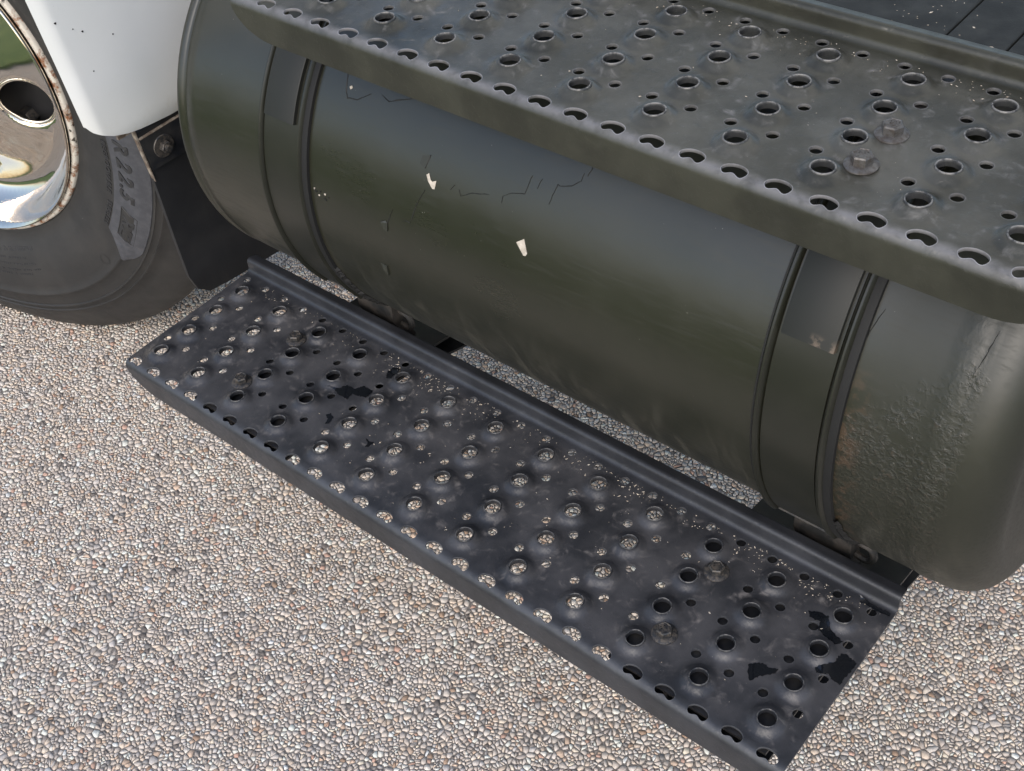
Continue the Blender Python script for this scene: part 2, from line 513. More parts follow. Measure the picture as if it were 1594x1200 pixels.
def build_stones():
    q = np.array(STONE_AREA)
    lo, hi = q.min(0), q.max(0)
    cell = 0.016
    nx, ny = int((hi[0] - lo[0]) / cell) + 1, int((hi[1] - lo[1]) / cell) + 1
    grid = {}
    pts, rad = [], []
    rnd = random.Random(3)
    classes = [(0.0055, 0.0095, 2600), (0.0034, 0.0055, 16000), (0.0021, 0.0034, 100000), (0.0013, 0.0021, 340000)]
    for r0, r1, tries in classes:
        C = RNG.random((tries, 2)) * (hi - lo) + lo
        C = C[inside_quad(C, STONE_AREA)]
        for x, y in C.tolist():
            r = r0 + (r1 - r0) * rnd.random() ** 1.6
            gx, gy = int((x - lo[0]) / cell), int((y - lo[1]) / cell)
            ok = True
            for ix in (gx - 1, gx, gx + 1):
                for iy in (gy - 1, gy, gy + 1):
                    for (px, py, pr) in grid.get((ix, iy), ()):
                        s = 0.92 * (r + pr)
                        if (px - x) ** 2 + (py - y) ** 2 < s * s:
                            ok = False
                            break
                    if not ok:
                        break
                if not ok:
                    break
            if ok:
                grid.setdefault((gx, gy), []).append((x, y, r))
                pts.append((x, y))
                rad.append(r)
    P = np.array(pts)
    n = len(P)
    # anisotropic Voronoi cells of the packed centres (stretch varies slowly so stones lie in all directions)
    A = P.copy()
    A[:, 0] += 0.004 * np.sin(P[:, 1] * 190 + 3 * np.sin(P[:, 0] * 70))
    A[:, 1] += 0.004 * np.sin(P[:, 0] * 170 + 3 * np.sin(P[:, 1] * 90))
    vs, es, fs, ov, oe, of = delaunay_2d_cdt([Vector(p) for p in A.tolist()], [], [], 0, 1e-7)
    V = np.array([tuple(v) for v in vs])
    T = np.array([f for f in fs if len(f) == 3])
    a, b, c = V[T[:, 0]], V[T[:, 1]], V[T[:, 2]]
    d = 2 * (a[:, 0] * (b[:, 1] - c[:, 1]) + b[:, 0] * (c[:, 1] - a[:, 1]) + c[:, 0] * (a[:, 1] - b[:, 1]))
    d[np.abs(d) < 1e-14] = 1e-14
    sa, sb, sc = (a ** 2).sum(1), (b ** 2).sum(1), (c ** 2).sum(1)
    cx = (sa * (b[:, 1] - c[:, 1]) + sb * (c[:, 1] - a[:, 1]) + sc * (a[:, 1] - b[:, 1])) / d
    cy = (sa * (c[:, 0] - b[:, 0]) + sb * (a[:, 0] - c[:, 0]) + sc * (b[:, 0] - a[:, 0])) / d
    cc = np.c_[cx, cy]
    cen = (a + b + c) / 3
    # pull cell corners part of the way to the triangle centroid: fewer slivers
    off = cc - cen
    ln = np.hypot(off[:, 0], off[:, 1])
    lim = 0.0055
    cc = cen + off * np.minimum(1, lim / np.maximum(ln, 1e-9))[:, None]
    inc = [[] for _ in range(len(V))]
    for ti, t in enumerate(T.tolist()):
        for v in t:
            inc[v].append(ti)
    verts, faces, fcol = [], [], []
    pal = np.array([(0.50, 0.45, 0.395), (0.56, 0.52, 0.475), (0.44, 0.405, 0.365), (0.53, 0.455, 0.375), (0.40, 0.385, 0.37),
                    (0.60, 0.565, 0.52), (0.36, 0.325, 0.295), (0.46, 0.36, 0.28), (0.30, 0.215, 0.155), (0.42, 0.285, 0.225), (0.21, 0.205, 0.20), (0.145, 0.13, 0.12)])
    pw = np.array([22, 20, 15, 14, 10, 12, 8, 5, 2.2, 2.0, 2.0, 2.0])
    ci = RNG.choice(len(pal), len(V), p=pw / pw.sum())
    R1 = RNG.random((len(V), 6))
    for vi, tl in enumerate(inc):
        if len(tl) < 4:
            continue
        pc = cc[tl]
        m_ = pc.mean(0)
        if np.hypot(*(pc - m_).T).max() > 0.016:
            continue
        an = np.arctan2(pc[:, 1] - m_[1], pc[:, 0] - m_[0])
        pc = pc[np.argsort(an)]
        # drop corners that almost coincide
        keep = [i for i in range(len(pc)) if np.hypot(*(pc[i] - pc[i - 1])) > 0.0007]
        if len(keep) < 3:
            continue
        pc = pc[keep]
        size = np.hypot(*(pc - m_).T).mean()
        gap = min(0.45, (0.00020 + 0.00055 * R1[vi, 0]) / max(size, 1e-4))
        ph_ = math.pi * R1[vi, 3]
        ax_ = np.array((math.cos(ph_), math.sin(ph_)))
        o = pc - m_
        o = o - np.outer(o @ ax_, ax_) * (0.50 * R1[vi, 4] ** 1.2)
        o = m_ + o * (1 - gap)
        top = m_ + (o - m_) * (0.93 - 0.08 * R1[vi, 1])
        h = 0.0040 + 0.0009 * R1[vi, 2] + 0.05 * size
        tx, ty = (R1[vi, 1] - 0.5) * 0.26, (R1[vi, 0] - 0.5) * 0.26
        n_ = len(pc)
        base = len(verts)
        for p in o:
            verts.append((p[0], p[1], GZ - 0.001))
        for p in m_ + (o - m_) * 0.985:
            verts.append((p[0], p[1], GZ + h - 0.0011 + (p[0] - m_[0]) * tx + (p[1] - m_[1]) * ty))
        for p in top:
            verts.append((p[0], p[1], GZ + h + (p[0] - m_[0]) * tx + (p[1] - m_[1]) * ty))
        for i in range(n_):
            j = (i + 1) % n_
            faces.append((base + i, base + j, base + n_ + j, base + n_ + i))
            faces.append((base + n_ + i, base + n_ + j, base + 2 * n_ + j, base + 2 * n_ + i))
        faces.append(tuple(base + 2 * n_ + i for i in range(n_)))
        cl = np.minimum(pal[ci[vi]] * np.array((1.27, 1.215, 1.16)) * (0.80 + 0.36 * R1[vi, 5]), 0.72)
        fcol.append((cl, 2 * n_ + 1))
    me = bpy.data.meshes.new('pavement_stones')
    V_ = np.array(verts, np.float32)
    me.vertices.add(len(V_))
    me.vertices.foreach_set('co', V_.ravel())
    lens = np.array([len(f) for f in faces], np.int32)
    flat = np.fromiter((i for f in faces for i in f), np.int32, int(lens.sum()))
    me.loops.add(len(flat))
    me.loops.foreach_set('vertex_index', flat)
    me.polygons.add(len(lens))
    me.polygons.foreach_set('loop_start', np.r_[0, np.cumsum(lens)[:-1]].astype(np.int32))
    cols = np.repeat(np.array([c for c, _ in fcol]), [k_ for _, k_ in fcol], axis=0)
    me.update(calc_edges=True)
    at = me.attributes.new('stone', 'FLOAT_COLOR', 'FACE')
    at.data.foreach_set('color', np.c_[cols, np.ones(len(cols))].astype(np.float32).ravel())
    me.materials.append(M['stone'])
    o = bpy.data.objects.new('pavement_stones', me)
    COL.objects.link(o)
    tag(o, 'small pale beige and grey stones set in the pavement surface', 'gravel', kind='stuff')
    print('stones', len(fcol), 'faces', len(faces))


build_stones()


# ------------------------------------------------------------------ the truck
truck = bpy.data.objects.new('truck', None)
truck.location = (0.3, 0.3, GZ)
COL.objects.link(truck)
tag(truck, 'truck with white fender, dark fuel tank and two black perforated steps', 'truck')

DU, DV, ZP = 0.08, 0.05, -0.007
YF, RB = -0.192, 0.010


def profile():
    """(y, z, ny, nz) along the developed strip, front skirt bottom to lip end, with cumulative s"""
    pts = []
    def seg(y0, z0, y1, z1, n):
        for i in range(n):
            t = i / n
            pts.append((y0 + (y1 - y0) * t, z0 + (z1 - z0) * t))
    def arc(cy, cz, r, a0, a1, n):
        for i in range(n):
            a = math.radians(a0 + (a1 - a0) * i / n)
            pts.append((cy + r * math.cos(a), cz + r * math.sin(a)))
    seg(YF, ZP - 0.041, YF, ZP - RB, 6)
    arc(YF + RB, ZP - RB, RB, 180, 90, 14)
    seg(YF + RB, ZP, 0.035, ZP, 60)
    arc(0.0350, ZP + 0.007, 0.007, -90, 0, 12)
    seg(0.042, ZP + 0.007, 0.042, ZP + 0.0155, 4)
    arc(0.0475, ZP + 0.0155, 0.0055, 180, 75, 12)
    ya, za = 0.0475 + 0.0055 * math.cos(math.radians(75)), ZP + 0.0155 + 0.0055 * math.sin(math.radians(75))
    yb, zb = ya + 0.0105 * math.cos(math.radians(-15)), za + 0.0105 * math.sin(math.radians(-15))
    seg(ya, za, yb, zb, 6)
    cy_, cz_ = yb - 0.004 * math.cos(math.radians(75)), zb - 0.004 * math.sin(math.radians(75))
    arc(cy_, cz_, 0.004, 75, -5, 8)
    pts.append((cy_ + 0.004, cz_ - 0.004))
    P = np.array(pts)
    d = np.hypot(*np.diff(P, axis=0).T)
    s = np.r_[0, np.cumsum(d)]
    t = np.gradient(P, s, axis=0)
    t /= np.hypot(*t.T)[:, None]
    return P, s, np.c_[-t[:, 1], t[:, 0]]     # normal = left of travel: outwards / up


PROF, PS, PN = profile()
S_END = PS[-1]
S_FLAT0 = 0.041 - RB + RB * math.pi / 2        # s where the flat starts (y = YF + RB)
def s_of_y(y):
    return S_FLAT0 + (y - (YF + RB))


def bean(uc, sc, k_=0.0, n=36):
    out = []
    for i in range(n):
        p = 2 * math.pi * i / n
        u = 0.0116 * math.cos(p)
        s = 0.0082 * math.sin(p)
        if s < 0:
            s += 0.0054 * math.exp(-(u / 0.0058) ** 2)
        out.append((uc + u, sc + s))
    if k_ != 0.0:
        q = np.array(out)
        t = np.roll(q, -1, 0) - np.roll(q, 1, 0)
        t /= np.hypot(*t.T)[:, None]
        q = q + np.c_[t[:, 1], -t[:, 0]] * k_
        out = [tuple(p) for p in q.tolist()]
    return out


def make_step(name, org, cols, x0, x1, bolts, mat, cmat, bmat, label):
    ox, oy, oz = org
    bigs = [(i * DU, s_of_y(-j * DV)) for i in cols for j in range(4)]
    smalls, bolt_pos = [], []
    for i in cols:
        for e in (-0.25, 0.25):
            for j in range(4):
                q = (i + e, j - 0.5)
                if any(abs(q[0] - b[0]) < 0.01 and abs(q[1] - b[1]) < 0.01 for b in bolts):
                    bolt_pos.append((q[0] * DU, -q[1] * DV))
                else:
                    smalls.append((q[0] * DU, s_of_y(-q[1] * DV)))
    beans = [((i + e) * DU, s_of_y(-0.1825)) for i in cols for e in (-0.25, 0.25)]
    rb_, rs_ = 0.0097, 0.0056
    pts, edges = [], []

    def loop(ps):
        b = len(pts)
        pts.extend(ps)
        edges.extend((b + i, b + (i + 1) % len(ps)) for i in range(len(ps)))
    # outline, with the rounded lower corners of the skirt and clipped ends of the lip
    cw, ch, lr = 0.055, 0.036, 0.012
    out = []
    for i in range(13):
        a = math.radians(180 + 90 * i / 12)
        out.append((x0 + cw + cw * math.cos(a), ch + ch * math.sin(a)))
    nb = int((x1 - x0 - 2 * cw) / 0.012)
    out += [(x0 + cw + (x1 - x0 - 2 * cw) * i / nb, 0.0) for i in range(1, nb)]
    for i in range(13):
        a = math.radians(270 + 90 * i / 12)
        out.append((x1 - cw + cw * math.cos(a), ch + ch * math.sin(a)))
    side = [s for s in np.r_[np.arange(ch + 0.004, S_END - lr - 0.002, 0.004)]]
    out += [(x1, s) for s in side]
    for i in range(7):
        a = math.radians(90 * i / 6)
        out.append((x1 - lr + lr * math.cos(a), S_END - lr + lr * math.sin(a)))
    nb = int((x1 - x0 - 2 * lr) / 0.012)
    out += [(x1 - lr - (x1 - x0 - 2 * lr) * i / nb, S_END) for i in range(1, nb)]
    for i in range(7):
        a = math.radians(90 + 90 * i / 6)
        out.append((x0 + lr + lr * math.cos(a), S_END - lr + lr * math.sin(a)))
    out += [(x0, s) for s in side[::-1]]
    loop(out)
    def ring(c, r, n, ph=0.0):
        return [(c[0] + r * math.cos(2 * math.pi * (i + ph) / n), c[1] + r * math.sin(2 * math.pi * (i + ph) / n)) for i in range(n)]
    for c in bigs:
        loop(ring(c, rb_, 22))
        for q, r in enumerate((0.0112, 0.0128, 0.0145, 0.0165, 0.0188, 0.0212)):
            pts.extend(ring(c, r, 22, 0.5 * (q % 2 == 0)))
    for c in smalls:
        loop(ring(c, rs_, 16))
        pts.extend(ring(c, rs_ + 0.0012, 16, 0.5))
    for c in beans:
        loop(bean(*c))
        pts.extend(bean(*c, 0.0008))
        pts.extend(bean(*c, 0.0020)[::2])
    # filler points
    gx = np.arange(x0 + 0.006, x1 - 0.004, 0.0075)
    rows = []
    for s in np.arange(0.006, 0.031 - 0.004, 0.008):
        rows.append(s)
    rows += list(np.linspace(0.041 - RB, S_FLAT0, 9))
    rows += list(np.arange(S_FLAT0 + 0.006, s_of_y(0.033) - 0.004, 0.008))
    rows += list(np.linspace(s_of_y(0.035), s_of_y(0.035) + 0.007 * math.pi / 2, 7))
    rows += list(np.linspace(s_of_y(0.035) + 0.007 * math.pi / 2 + 0.004, S_END - 0.0015, 22))
    G = np.array([(u, s) for s in rows for u in gx])
    keep = np.ones(len(G), bool)
    for cs, r in ((bigs, 0.0232), (smalls, rs_ + 0.003)):
        for c in cs:
            keep &= (G[:, 0] - c[0]) ** 2 + (G[:, 1] - c[1]) ** 2 > r * r
    for c in beans:
        keep &= ((G[:, 0] - c[0]) / 0.0148) ** 2 + ((G[:, 1] - c[1]) / 0.0112) ** 2 > 1
    # outline corners
    for cxx, sg in ((x0 + cw, -1), (x1 - cw, 1)):
        m_ = (G[:, 1] < ch) & ((G[:, 0] - cxx) * sg > 0)
        keep &= ~(m_ & (((G[:, 0] - cxx) / (cw - 0.004)) ** 2 + ((G[:, 1] - ch) / (ch - 0.004)) ** 2 > 1))
    G = G[keep]
    G[:, 0] += (RNG.random(len(G)) - 0.5) * 0.0004
    pts.extend(map(tuple, G.tolist()))
    vs, es, fs, *_ = delaunay_2d_cdt([Vector(p) for p in pts], edges, [], 0, 1e-7)
    V = np.array([tuple(v) for v in vs])
    T = np.array([f for f in fs if len(f) == 3])
    C = V[T].mean(1)
    ok = np.ones(len(C), bool)
    for cs, r in ((bigs, rb_), (smalls, rs_)):
        for c in cs:
            ok &= (C[:, 0] - c[0]) ** 2 + (C[:, 1] - c[1]) ** 2 > (r * 0.985) ** 2

    def inpoly(P, poly):
        res = np.zeros(len(P), bool)
        q = np.array(poly)
        j = len(q) - 1
        for i in range(len(q)):
            cond = (q[i, 1] > P[:, 1]) != (q[j, 1] > P[:, 1])
            xx = (q[j, 0] - q[i, 0]) * (P[:, 1] - q[i, 1]) / (q[j, 1] - q[i, 1] + 1e-15) + q[i, 0]
            res ^= cond & (P[:, 0] < xx)
            j = i
        return res
    for c in beans:
        near = np.abs(C[:, 0] - c[0]) < 0.014
        idx = np.where(near)[0]
        ok[idx[inpoly(C[idx], bean(*c))]] = False
    ok &= inpoly(C, out)
    T = T[ok]
    # worn hole edges, painted highlight and dimple height
    wear_sheen = np.zeros(len(V))
    H = np.zeros(len(V))
    for c in bigs:
        d = np.hypot(V[:, 0] - c[0], V[:, 1] - c[1])
        t = np.clip((0.0212 - d) / (0.0212 - 0.0108), 0, 1)
        H = np.maximum(H, 0.0056 * t * t * (3 - 2 * t))
    for c in smalls:
        d = np.hypot(V[:, 0] - c[0], V[:, 1] - c[1])
        wear_sheen[d < rs_ + 0.0003] = 0.25
    for c in beans:
        b = np.array(bean(*c))
        idx = np.where(np.abs(V[:, 0] - c[0]) < 0.013)[0]
        dd = np.hypot(V[idx, 0][:, None] - b[:, 0], V[idx, 1][:, None] - b[:, 1]).min(1)
        wear_sheen[idx[dd < 0.0003]] = 1.0
    # rubbed paint on the rounded front bend, brightened to paint in its reflected highlight
    nose_sheen = np.exp(-((V[:, 1] - (0.041 - RB + RB * 1.15)) / 0.0055) ** 2) * 0.42
    wear_sheen = np.maximum(wear_sheen, nose_sheen)
    Y = np.interp(V[:, 1], PS, PROF[:, 0])
    Z = np.interp(V[:, 1], PS, PROF[:, 1])
    NY = np.interp(V[:, 1], PS, PN[:, 0])
    NZ = np.interp(V[:, 1], PS, PN[:, 1])
    top = np.c_[V[:, 0] + ox, Y + NY * H + oy, Z + NZ * H + oz]
    # gentle dents so that the sheet is not dead flat
    flat = np.clip((V[:, 1] - S_FLAT0 - 0.01) / 0.02, 0, 1) * np.clip((s_of_y(0.03) - V[:, 1]) / 0.02, 0, 1)
    top[:, 2] += flat * 0.0007 * (np.sin(V[:, 0] * 23 + 1) * np.sin(V[:, 1] * 31 + 2) + 0.6 * np.sin(V[:, 0] * 51 + V[:, 1] * 37))
    th = 0.0030
    bot = top - np.c_[np.zeros(len(V)), NY, NZ] * th
    used = np.zeros(len(V), bool)
    used[T.ravel()] = True
    remap = np.cumsum(used) - 1
    T = remap[T]
    top, bot, wear_sheen = top[used], bot[used], wear_sheen[used]
    trd = np.clip((V[used, 1] - S_FLAT0 - 0.002) / 0.01, 0, 1) * np.clip((s_of_y(0.032) - V[used, 1]) / 0.01, 0, 1)
    n = len(top)
    a, b, c = top[T[:, 0]], top[T[:, 1]], top[T[:, 2]]
    # orientation: developed plane is x right, s up-the-profile, so CCW faces look out
    from collections import Counter
    cnt = Counter()
    for t in T.tolist():
        for i in range(3):
            e = (t[i], t[(i + 1) % 3])
            cnt[e] += 1
    bnd = [e for e in cnt if (e[1], e[0]) not in cnt]
    verts = np.r_[top, bot]
    faces = [tuple(t) for t in T.tolist()] + [tuple(n + i for i in t[::-1]) for t in T.tolist()]
    att = list(wear_sheen) + [0.0] * n
    bv = {}
    extra = []
    for e in bnd:
        for v in e:
            if v not in bv:
                bv[v] = len(verts) + len(extra)
                extra += [top[v], bot[v]]
                att += [max(0.5, wear_sheen[v]), 0.2]
        p, q = bv[e[0]], bv[e[1]]
        faces.append((p, p + 1, q + 1, q))
    verts = np.r_[verts, np.array(extra)]
    o = mesh_obj(name, verts, faces, mat, truck, True, attrs={'wear_sheen': att, 'tread': list(trd) + [0.0] * (len(verts) - n)})
    tag(o, label)
    # collars: the rolled crowns of the raised holes
    prof = [(0.0092, -0.0068), (0.0091, -0.0030), (0.0092, -0.0009), (0.0096, -0.0002), (0.0101, 0.0), (0.0106, -0.0003), (0.0110, -0.0011), (0.0113, -0.0030)]
    mb = MB().lathe(prof, 26, lambda r, a_, h: (r * math.cos(a_), r * math.sin(a_), h))
    first = None
    wv = [0, 0, 0.3, 0.9, 1, 0.8, 0.2, 0] * 26
    for i, (u, s) in enumerate(bigs):
        if first is None:
            co = mesh_obj('collar', mb.v, [f[::-1] for f in mb.f], cmat, o, True, attrs={'wear_sheen': wv})
            first = co
        else:
            co = first.copy()
            COL.objects.link(co)
            co.parent = o
        co.location = (ox + u, oy + (s - S_FLAT0) + YF + RB, oz)
        co.rotation_euler = (random.uniform(-0.02, 0.02), random.uniform(-0.02, 0.02), random.uniform(0, 6.28))
    # flange bolts
    fb = MB()
    pl = lambda r, a_, h: (r * math.cos(a_), r * math.sin(a_), h)
    fb.lathe([(0.0, 0.0), (0.0140, 0.0), (0.0142, 0.0006), (0.0140, 0.0014), (0.0130, 0.0020), (0.0085, 0.0034), (0.0, 0.0034)], 32, pl)
    hx = [(0.0092, 0.0030), (0.0092, 0.0098), (0.0082, 0.0110), (0.0074, 0.0112), (0.0068, 0.0106), (0.0, 0.0106)]
    b0 = len(fb.v)
    fb.lathe(hx, 6, pl)
    # strength marks stamped on the head
    for (mx0, my0, mx1, my1) in ((-0.0032, -0.0030, -0.0022, 0.0030), (-0.0032, 0.0020, -0.0004, 0.0030), (-0.0032, -0.0005, -0.0008, 0.0005),
                                 (0.0008, -0.0030, 0.0018, 0.0030), (0.0034, -0.0030, 0.0044, 0.0030), (0.0008, 0.0020, 0.0044, 0.0030)):
        fb.box((mx0, my0, 0.0102), (mx1, my1, 0.0110))
    fbo = None
    for (bx, by) in bolt_pos:
        if fbo is None:
            fbo = mesh_obj('bolt', fb.v, fb.f, bmat, o, True)
            sharp(fbo, 25)
            bo = fbo
        else:
            bo = fbo.copy()
            COL.objects.link(bo)
            bo.parent = o
        bo.location = (ox + bx, oy + by, oz + ZP + 0.0002)
        bo.rotation_euler = (0, 0, random.uniform(0, 1.0))
    return o


UP = (0.6475, 0.1538, 0.5348)
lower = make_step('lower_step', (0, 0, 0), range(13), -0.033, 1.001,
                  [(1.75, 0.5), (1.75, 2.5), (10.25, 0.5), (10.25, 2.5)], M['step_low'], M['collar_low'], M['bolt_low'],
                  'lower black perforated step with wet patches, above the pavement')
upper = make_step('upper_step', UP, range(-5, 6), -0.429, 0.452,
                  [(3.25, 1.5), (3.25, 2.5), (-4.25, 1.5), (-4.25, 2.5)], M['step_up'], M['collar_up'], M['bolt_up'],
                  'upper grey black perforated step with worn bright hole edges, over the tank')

# arms that carry the lower step
for xa, xb in ((0.100, 0.268), (0.785, 0.976)):
    side = [(-0.178, -0.040), (-0.178, -0.0135), (0.045, -0.0135), (0.075, -0.030), (0.105, -0.052), (0.20, -0.068), (0.36, -0.070),
            (0.36, -0.110), (0.19, -0.108), (0.05, -0.066), (-0.10, -0.040)]
    mb = MB()
    top_, bot_ = side[1:7], [side[0]] + side[:6:-1]
    for ch_, sg in ((top_, -0.004), (bot_, 0.004)):
        mb.extrude(ch_ + [(y, z + sg) for y, z in ch_[::-1]], 0, xa, xb)
    mb.extrude([(y, z - 0.0042) for y, z in top_] + [(y, z + 0.0042) for y, z in bot_[::-1]], 0, xa + 0.07, xa + 0.075)
    mb.build('step_arm', M['black_metal'], truck, True, 30)

# ------------------------------------------------------------------ fuel tank
TY, TZ, TR = 0.2608, 0.2351, 0.275
tp = lambda r, th, x: (x, TY - r * math.cos(th), TZ + r * math.sin(th))   # th from the front, upwards
xs = [(0.0, -0.030), (0.10, -0.030), (0.20, -0.026), (0.248, -0.019), (0.262, -0.013), (0.2715, -0.0085), (0.2750, -0.004), (0.2755, 0.001), (0.2735, 0.0055),
      (0.2722, 0.0085), (0.2730, 0.0115), (0.2750, 0.015), (TR, 0.03)]
xs += [(TR, x) for x in np.arange(0.10, 1.0, 0.1)]
xs += [(TR, 1.010), (0.2758, 1.015), (0.2763, 1.022), (0.2758, 1.029), (0.2748, 1.0335), (0.2752, 1.0365), (TR, 1.040)]
for i in range(1, 13):
    a = math.radians(90 * i / 12)
    xs.append((TR - 0.045 + 0.045 * math.cos(a), 1.040 + 0.045 * math.sin(a)))
xs += [(0.215, 1.084), (0.18, 1.092), (0.10, 1.100), (0.0, 1.103)]
mb = MB().lathe(xs, 180, lambda r, a_, h: tp(r, a_, h))
tank = mesh_obj('fuel_tank', mb.v, mb.f, M['tank'], truck, True)
sharp(tank, 50)
tag(tank, 'dark olive cylindrical fuel tank with flaking paint between two steps')

rad = math.radians
for xl, xr in ((0.156, 0.232), (0.850, 0.928)):
    # band with rolled edges, closed profile in (radius, x)
    e = 0.008
    pr = [(TR + 0.0005, xl), (TR + 0.0055, xl + 0.0005), (TR + 0.0085, xl + 0.003), (TR + 0.0085, xl + e - 0.003), (TR + 0.0060, xl + e - 0.0005), (TR + 0.0015, xl + e), (TR + 0.0015, xl + e + 0.0012), (TR + 0.0042, xl + e + 0.0016),
          (TR + 0.0042, xr - e - 0.0016), (TR + 0.0015, xr - e - 0.0012), (TR + 0.0015, xr - e), (TR + 0.0060, xr - e + 0.0005), (TR + 0.0085, xr - e + 0.003), (TR + 0.0085, xr - 0.003), (TR + 0.0055, xr - 0.0005), (TR + 0.0005, xr)]
    st = MB().lathe(pr, 110, tp, rad(-36), rad(150), closed_prof=True, caps=True).build('tank_strap', M['strap'], tank, True, 40)
    ln_ = [(TR + 0.0002, xr - 0.004), (TR + 0.0045, xr - 0.003), (TR + 0.0050, xr + 0.003), (TR + 0.0040, xr + 0.0075), (TR + 0.0002, xr + 0.0080)]
    MB().lathe(ln_, 110, tp, rad(-38), rad(150), closed_prof=True, caps=True).build('rubber_liner', M['rubber_liner'], tank, True, 40)
    ln2 = [(TR + 0.0002, xl - 0.0028), (TR + 0.0036, xl - 0.0022), (TR + 0.0036, xl + 0.002), (TR + 0.0002, xl + 0.002)]
    MB().lathe(ln2, 110, tp, rad(-36), rad(150), closed_prof=True, caps=True).build('rubber_liner', M['rubber_liner'], tank, True, 40)
    pd = [(TR + 0.0042, xl + 0.0125), (TR + 0.0088, xl + 0.0128), (TR + 0.0094, xl + 0.0140), (TR + 0.0094, xr - 0.0140), (TR + 0.0088, xr - 0.0128), (TR + 0.0042, xr - 0.0125)]
    pdo = MB().lathe(pd, 60, tp, rad(23.8), rad(120), closed_prof=True, caps=True).build('strap_pad', M['pad'], tank, True, 40)
    # saddle bracket under the strap end and the draw bolt that tightens it
    sd_ = [(TR + 0.0005, xl + 0.002), (TR + 0.006, xl + 0.002), (TR + 0.006, xr - 0.004), (TR + 0.0005, xr - 0.004)]
    b = MB().lathe(sd_, 24, tp, rad(-100), rad(-37.2), closed_prof=True, caps=True)
    yb, zb = TY - (TR + 0.016) * math.cos(rad(-52)), TZ + (TR + 0.016) * math.sin(rad(-52))
    b.extrude([(yb - 0.004, zb + 0.018), (yb + 0.004, zb + 0.020), (0.112, -0.054), (0.098, -0.060), (yb - 0.006, zb - 0.010)], 0, xl + 0.006, xr - 0.002)
    b.build('strap_bracket', M['bracket'], tank, True, 30)
    jb = MB()
    cx_ = xr + 0.010
    jb.tube([(cx_ - 0.02, 0.096, 0.006), (cx_ - 0.008, 0.090, 0.006)] +
            [(cx_ + 0.010 * math.sin(t), 0.090, -0.006 + 0.012 * math.cos(t)) for t in np.linspace(0, math.pi, 9)] +
            [(cx_ - 0.015, 0.092, -0.018)], 0.0045, 8)
    jb.lathe([(0.0, -0.012), (0.0085, -0.012), (0.0085, 0.004), (0.006, 0.006), (0.0, 0.006)], 6,
             lambda r, a_, h, c=cx_: (c - 0.030 + h, 0.094 + r * math.cos(a_), -0.006 + r * math.sin(a_)))
    jb.build('draw_bolt', M['bracket'], tank, True, 30)

# pads of rubber that fold out from under the straps: ragged liner ends
for x0_, th0 in ((0.236, -18), (0.934, -20)):
    mb = MB()
    v, f = [], []
    n_ = 26
    for i in range(n_ + 1):
        th = rad(th0 - 22 * i / n_)
        w_ = 0.004 + 0.006 * random.random() + 0.006 * (i / n_)
        v += [tp(TR + 0.0006, th, x0_ - 0.004), tp(TR + 0.003 + 0.003 * random.random(), th, x0_ + w_ * 0.5), tp(TR + 0.0006, th, x0_ + w_)]
    for i in range(n_):
        for j in range(2):
            f.append((3 * i + j, 3 * i + 3 + j, 3 * i + 4 + j, 3 * i + 1 + j))
    mb.add(v, f).build('liner_edge', M['rubber_liner'], tank, False)


def ribbon(pts, w, mat, name, lift=0.0007, taper=True):
    """thin raised crack edge laid on the tank, pts in (x, degrees)"""
    P = []
    for (x_a, t_a), (x_b, t_b) in zip(pts[:-1], pts[1:]):
        k_ = max(2, int(math.hypot(x_b - x_a, (t_b - t_a) * TR * math.pi / 180) / 0.003))
        for i in range(k_):
            P.append((x_a + (x_b - x_a) * i / k_ + random.gauss(0, 0.0002), t_a + (t_b - t_a) * i / k_ + random.gauss(0, 0.03)))
    P.append(pts[-1])
    v, f = [], []
    for i, (x, t) in enumerate(P):
        x2, t2 = P[min(i + 1, len(P) - 1)]
        x1_, t1 = P[max(i - 1, 0)]
        dx, dt = x2 - x1_, (t2 - t1) * TR * math.pi / 180
        L = math.hypot(dx, dt) or 1
        nx_, nt = -dt / L, dx / L
        ww = w * (0.55 + 0.9 * random.random()) * (math.sin(math.pi * (i + 0.6) / (len(P) + 0.2)) ** 0.6 if taper else 1)
        for q, h in ((-0.5, 0.0002), (0.0, lift), (0.5, 0.0002)):
            v.append(tp(TR + h, rad(t + nt * q * ww / (TR * math.pi / 180)), x + nx_ * q * ww))
    for i in range(len(P) - 1):
        for j in range(2):
            f.append((3 * i + j, 3 * i + 1 + j, 3 * i + 4 + j, 3 * i + 3 + j))
    return MB().add(v, f).build(name, mat, tank, False)


CR = [[(0.4223, 29.27), (0.418, 25.83)], [(0.4222, 21.03), (0.4144, 18.05), (0.4026, 11.54), (0.396, 11.59), (0.391, 10.93)],
      [(0.3762, 13.04), (0.367, 8.79), (0.3654, 6.91)], [(0.469, 24.39), (0.4718, 23.1), (0.4868, 24.77), (0.5091, 26.01)],
      [(0.5566, 33.39), (0.5526, 29.13), (0.5367, 28.28), (0.527, 26.9), (0.5266, 25.29)], [(0.621, 39.59), (0.6189, 37.4)],
      [(0.6143, 37.69), (0.6136, 36.04), (0.6046, 34.38), (0.5915, 33.41), (0.5883, 33.66), (0.5843, 28.97)],
      [(0.4623, 25.07), (0.4576, 23.61)], [(0.5689, 33.51), (0.5662, 31.23)], [(0.2787, 39.64), (0.2826, 35.98), (0.2871, 34.31), (0.3026, 34.74), (0.3204, 37.22)],
      [(0.3349, 37.83), (0.3476, 36.92), (0.3619, 38.24), (0.3818, 39.66)], [(0.9425, 34.62), (0.9389, 31.79), (0.9359, 28.98), (0.9347, 25.55)],
      [(1.036, 38.0), (1.034, 34.0), (1.031, 30.0)]]
